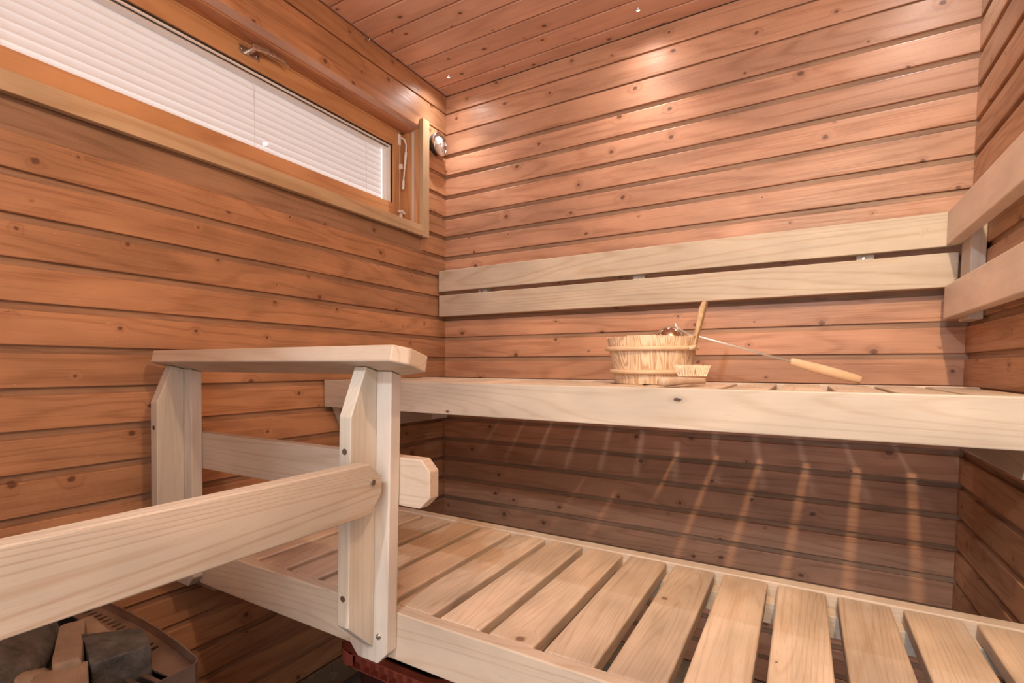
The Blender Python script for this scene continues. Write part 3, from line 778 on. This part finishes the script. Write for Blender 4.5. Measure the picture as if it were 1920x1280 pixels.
# ------------------------------------------------------------------ red plastic basket under the bench
RX0, RX1, RY0, RY1, RZ = .255, .640, -.950, -.640, -.735
bkt = thing('plastic_basket', ((RX0+RX1)/2, (RY0+RY1)/2, FL), 'dark plastic basket with a ribbed red rim standing under the lower bench', 'basket')
def rrect(x0, x1, y0, y1, r, n=6):
    out = []
    for cx, cy, a0 in ((x1-r, y1-r, 0), (x0+r, y1-r, PI/2), (x0+r, y0+r, PI), (x1-r, y0+r, 3*PI/2)):
        for i in range(n+1): a = a0+PI/2*i/n; out.append((cx+r*math.cos(a), cy+r*math.sin(a)))
    return out
def ringwall(specs):
    """loops of (outline, z) joined into a closed skin"""
    t = bmesh.new(); A = [[t.verts.new((p[0], p[1], z)) for p in pts] for pts, z in specs]; n_ = len(A[0])
    for a, b in zip(A, A[1:]+A[:1]):
        for i in range(n_): t.faces.new((a[i], a[(i+1) % n_], b[(i+1) % n_], b[i]))
    bmesh.ops.recalc_face_normals(t, faces=t.faces[:]); return MB()._merge(t)
def rr_in(d, r): return rrect(RX0+d, RX1-d, RY0+d, RY1-d, r)
def band(pts, z0, z1, th):
    """upright strip along a plan line, th thick towards the left of travel"""
    t = bmesh.new(); n_ = len(pts); off = []
    for i in range(n_):
        d = (Vector(pts[min(i+1, n_-1)])-Vector(pts[max(i-1, 0)])).normalized(); off.append((pts[i][0]-d.y*th, pts[i][1]+d.x*th))
    A = [[t.verts.new((p[0], p[1], z)) for p in q] for q, z in ((pts, z0), (pts, z1), (off, z1), (off, z0))]
    for a, b in zip(A, A[1:]+A[:1]):
        for i in range(n_-1): t.faces.new((a[i], a[i+1], b[i+1], b[i]))
    for e in (0, n_-1): t.faces.new([A[k][e] for k in range(4)])
    bmesh.ops.recalc_face_normals(t, faces=t.faces[:]); return MB()._merge(t)
rim = obj('rim', ringwall([(rr_in(0, .06), RZ-.003), (rr_in(0, .06), RZ), (rr_in(.026, .05), RZ), (rr_in(.026, .05), RZ-.003)]), M_red, bkt)
obj('lower_flange', ringwall([(rr_in(0, .06), RZ-.040), (rr_in(0, .06), RZ-.037), (rr_in(.027, .05), RZ-.037), (rr_in(.027, .05), RZ-.040)]), M_red, rim)
obj('web', ringwall([(rr_in(.023, .052), RZ-.037), (rr_in(.023, .052), RZ-.003), (rr_in(.0255, .051), RZ-.003), (rr_in(.0255, .051), RZ-.037)]), M_red, rim)
full = rrect(RX0, RX1, RY0, RY1, .06, 8); k0 = 18   # third corner run is the front left one
obj('corner_skin', band([(RX0, RY0+.16)]+full[k0:k0+9]+[(RX0+.075, RY0)], RZ-.040, RZ, .002), M_red, rim)
obj('corner_skin', band([(RX1-.068, RY0)]+full[k0+9:k0+18]+[(RX1, RY0+.16)], RZ-.040, RZ, .002), M_red, rim)
for x in [RX0+.105+i*.031 for i in range(7)]:
    obj('rib', MB().box(x-.001, x+.001, RY0+.001, RY0+.0235, RZ-.0375, RZ-.0025, 0), M_red, rim)
obj('tub', ringwall([(rr_in(.030, .05), RZ-.002), (rr_in(.065, .04), FL+.003), (rr_in(.070, .04), FL+.003), (rr_in(.034, .048), RZ-.002)]), M_tub, bkt)
mb = MB().box(RX0+.066, RX1-.066, RY0+.066, RY1-.066, FL+.001, FL+.006, 0); obj('tub_floor', mb, M_tub, bkt)

# ------------------------------------------------------------------ light
def lamp(name, kind, loc, power, col, **k):
    l = bpy.data.lights.new(name, kind); l.energy = power; l.color = col
    for a, b in k.items(): setattr(l, a, b)
    o = bpy.data.objects.new(name, l); COL.objects.link(o); o.location = loc
    return o
SPOTC = (1., .93, .89)
for x, y_, p, c_ in ((.0985, -.1322, 13., SPOTC), (.8398, -.1304, 14., SPOTC), (1.581, -.130, 10., (.66, .84, 1.))):
    lamp('spotlight_beam', 'SPOT', (x, y_, H-.006), p, c_, spot_size=math.radians(86), spot_blend=1., shadow_soft_size=.005)
    lamp('spotlight_glow', 'SPOT', (x, y_, H-.006), p*.33, c_, spot_size=math.radians(165), spot_blend=1., shadow_soft_size=.008)
lamp('sauna_lamp_light', 'POINT', (1.50, -1.60, .98), 27., (1., .79, .54), shadow_soft_size=.02)
sl = lamp('sauna_lamp_boost', 'SPOT', (1.50, -1.60, .98), 54., (1., .74, .44), spot_size=math.radians(78), spot_blend=.7, shadow_soft_size=.018)  # extra aimed beam added at the lamp to strengthen the wall stripes
sl.rotation_euler = (Vector((1.32, 0, -.42))-Vector((1.50, -1.60, .98))).to_track_quat('-Z', 'Y').to_euler()
lamp('front_white_light', 'POINT', (1.0, -2.72, .98), 66., (.74, .88, 1.), shadow_soft_size=.03)  # unseen white source in front, placed from the pale stripes it casts
wd = bpy.data.worlds.new('daylight_and_fill'); S.world = wd; wd.use_nodes = True  # even world, raised as room fill entering by the front opening
bg = wd.node_tree.nodes['Background']; bg.inputs[0].default_value = (1., .98, .975, 1); bg.inputs[1].default_value = 4.3

# ------------------------------------------------------------------ camera
cam = bpy.data.cameras.new('camera'); co = bpy.data.objects.new('camera', cam); COL.objects.link(co)
Cx, Cy, Cz, yaw, pit, rol, F, PX, PY = 1.3218, -1.9986, .0460, .59392, -.04716, .003633, 1006.589, 824.687, 734.068
cy_, sy_, cp_, sp_, cr_, sr_ = math.cos(yaw), math.sin(yaw), math.cos(pit), math.sin(pit), math.cos(rol), math.sin(rol)
fw = Vector((-sy_*cp_, cy_*cp_, sp_)); rt = Vector((cy_, sy_, 0)); up = rt.cross(fw)
rt, up = rt*cr_+up*sr_, up*cr_-rt*sr_
co.matrix_world = Matrix(((rt.x, up.x, -fw.x, Cx), (rt.y, up.y, -fw.y, Cy), (rt.z, up.z, -fw.z, Cz), (0, 0, 0, 1)))
cam.sensor_width = 36; cam.sensor_fit = 'HORIZONTAL'; cam.lens = F*36/1920
cam.shift_x = (960-PX)/1920; cam.shift_y = (PY-640)/1920; cam.clip_start = .02
S.camera = co
S.view_settings.view_transform = 'Standard'; S.view_settings.look = 'None'; S.view_settings.gamma = 1; S.view_settings.use_curve_mapping = False
S.view_settings.exposure = -0.16
S.cycles.max_bounces = 10; S.cycles.diffuse_bounces = 6; S.cycles.transparent_max_bounces = 12
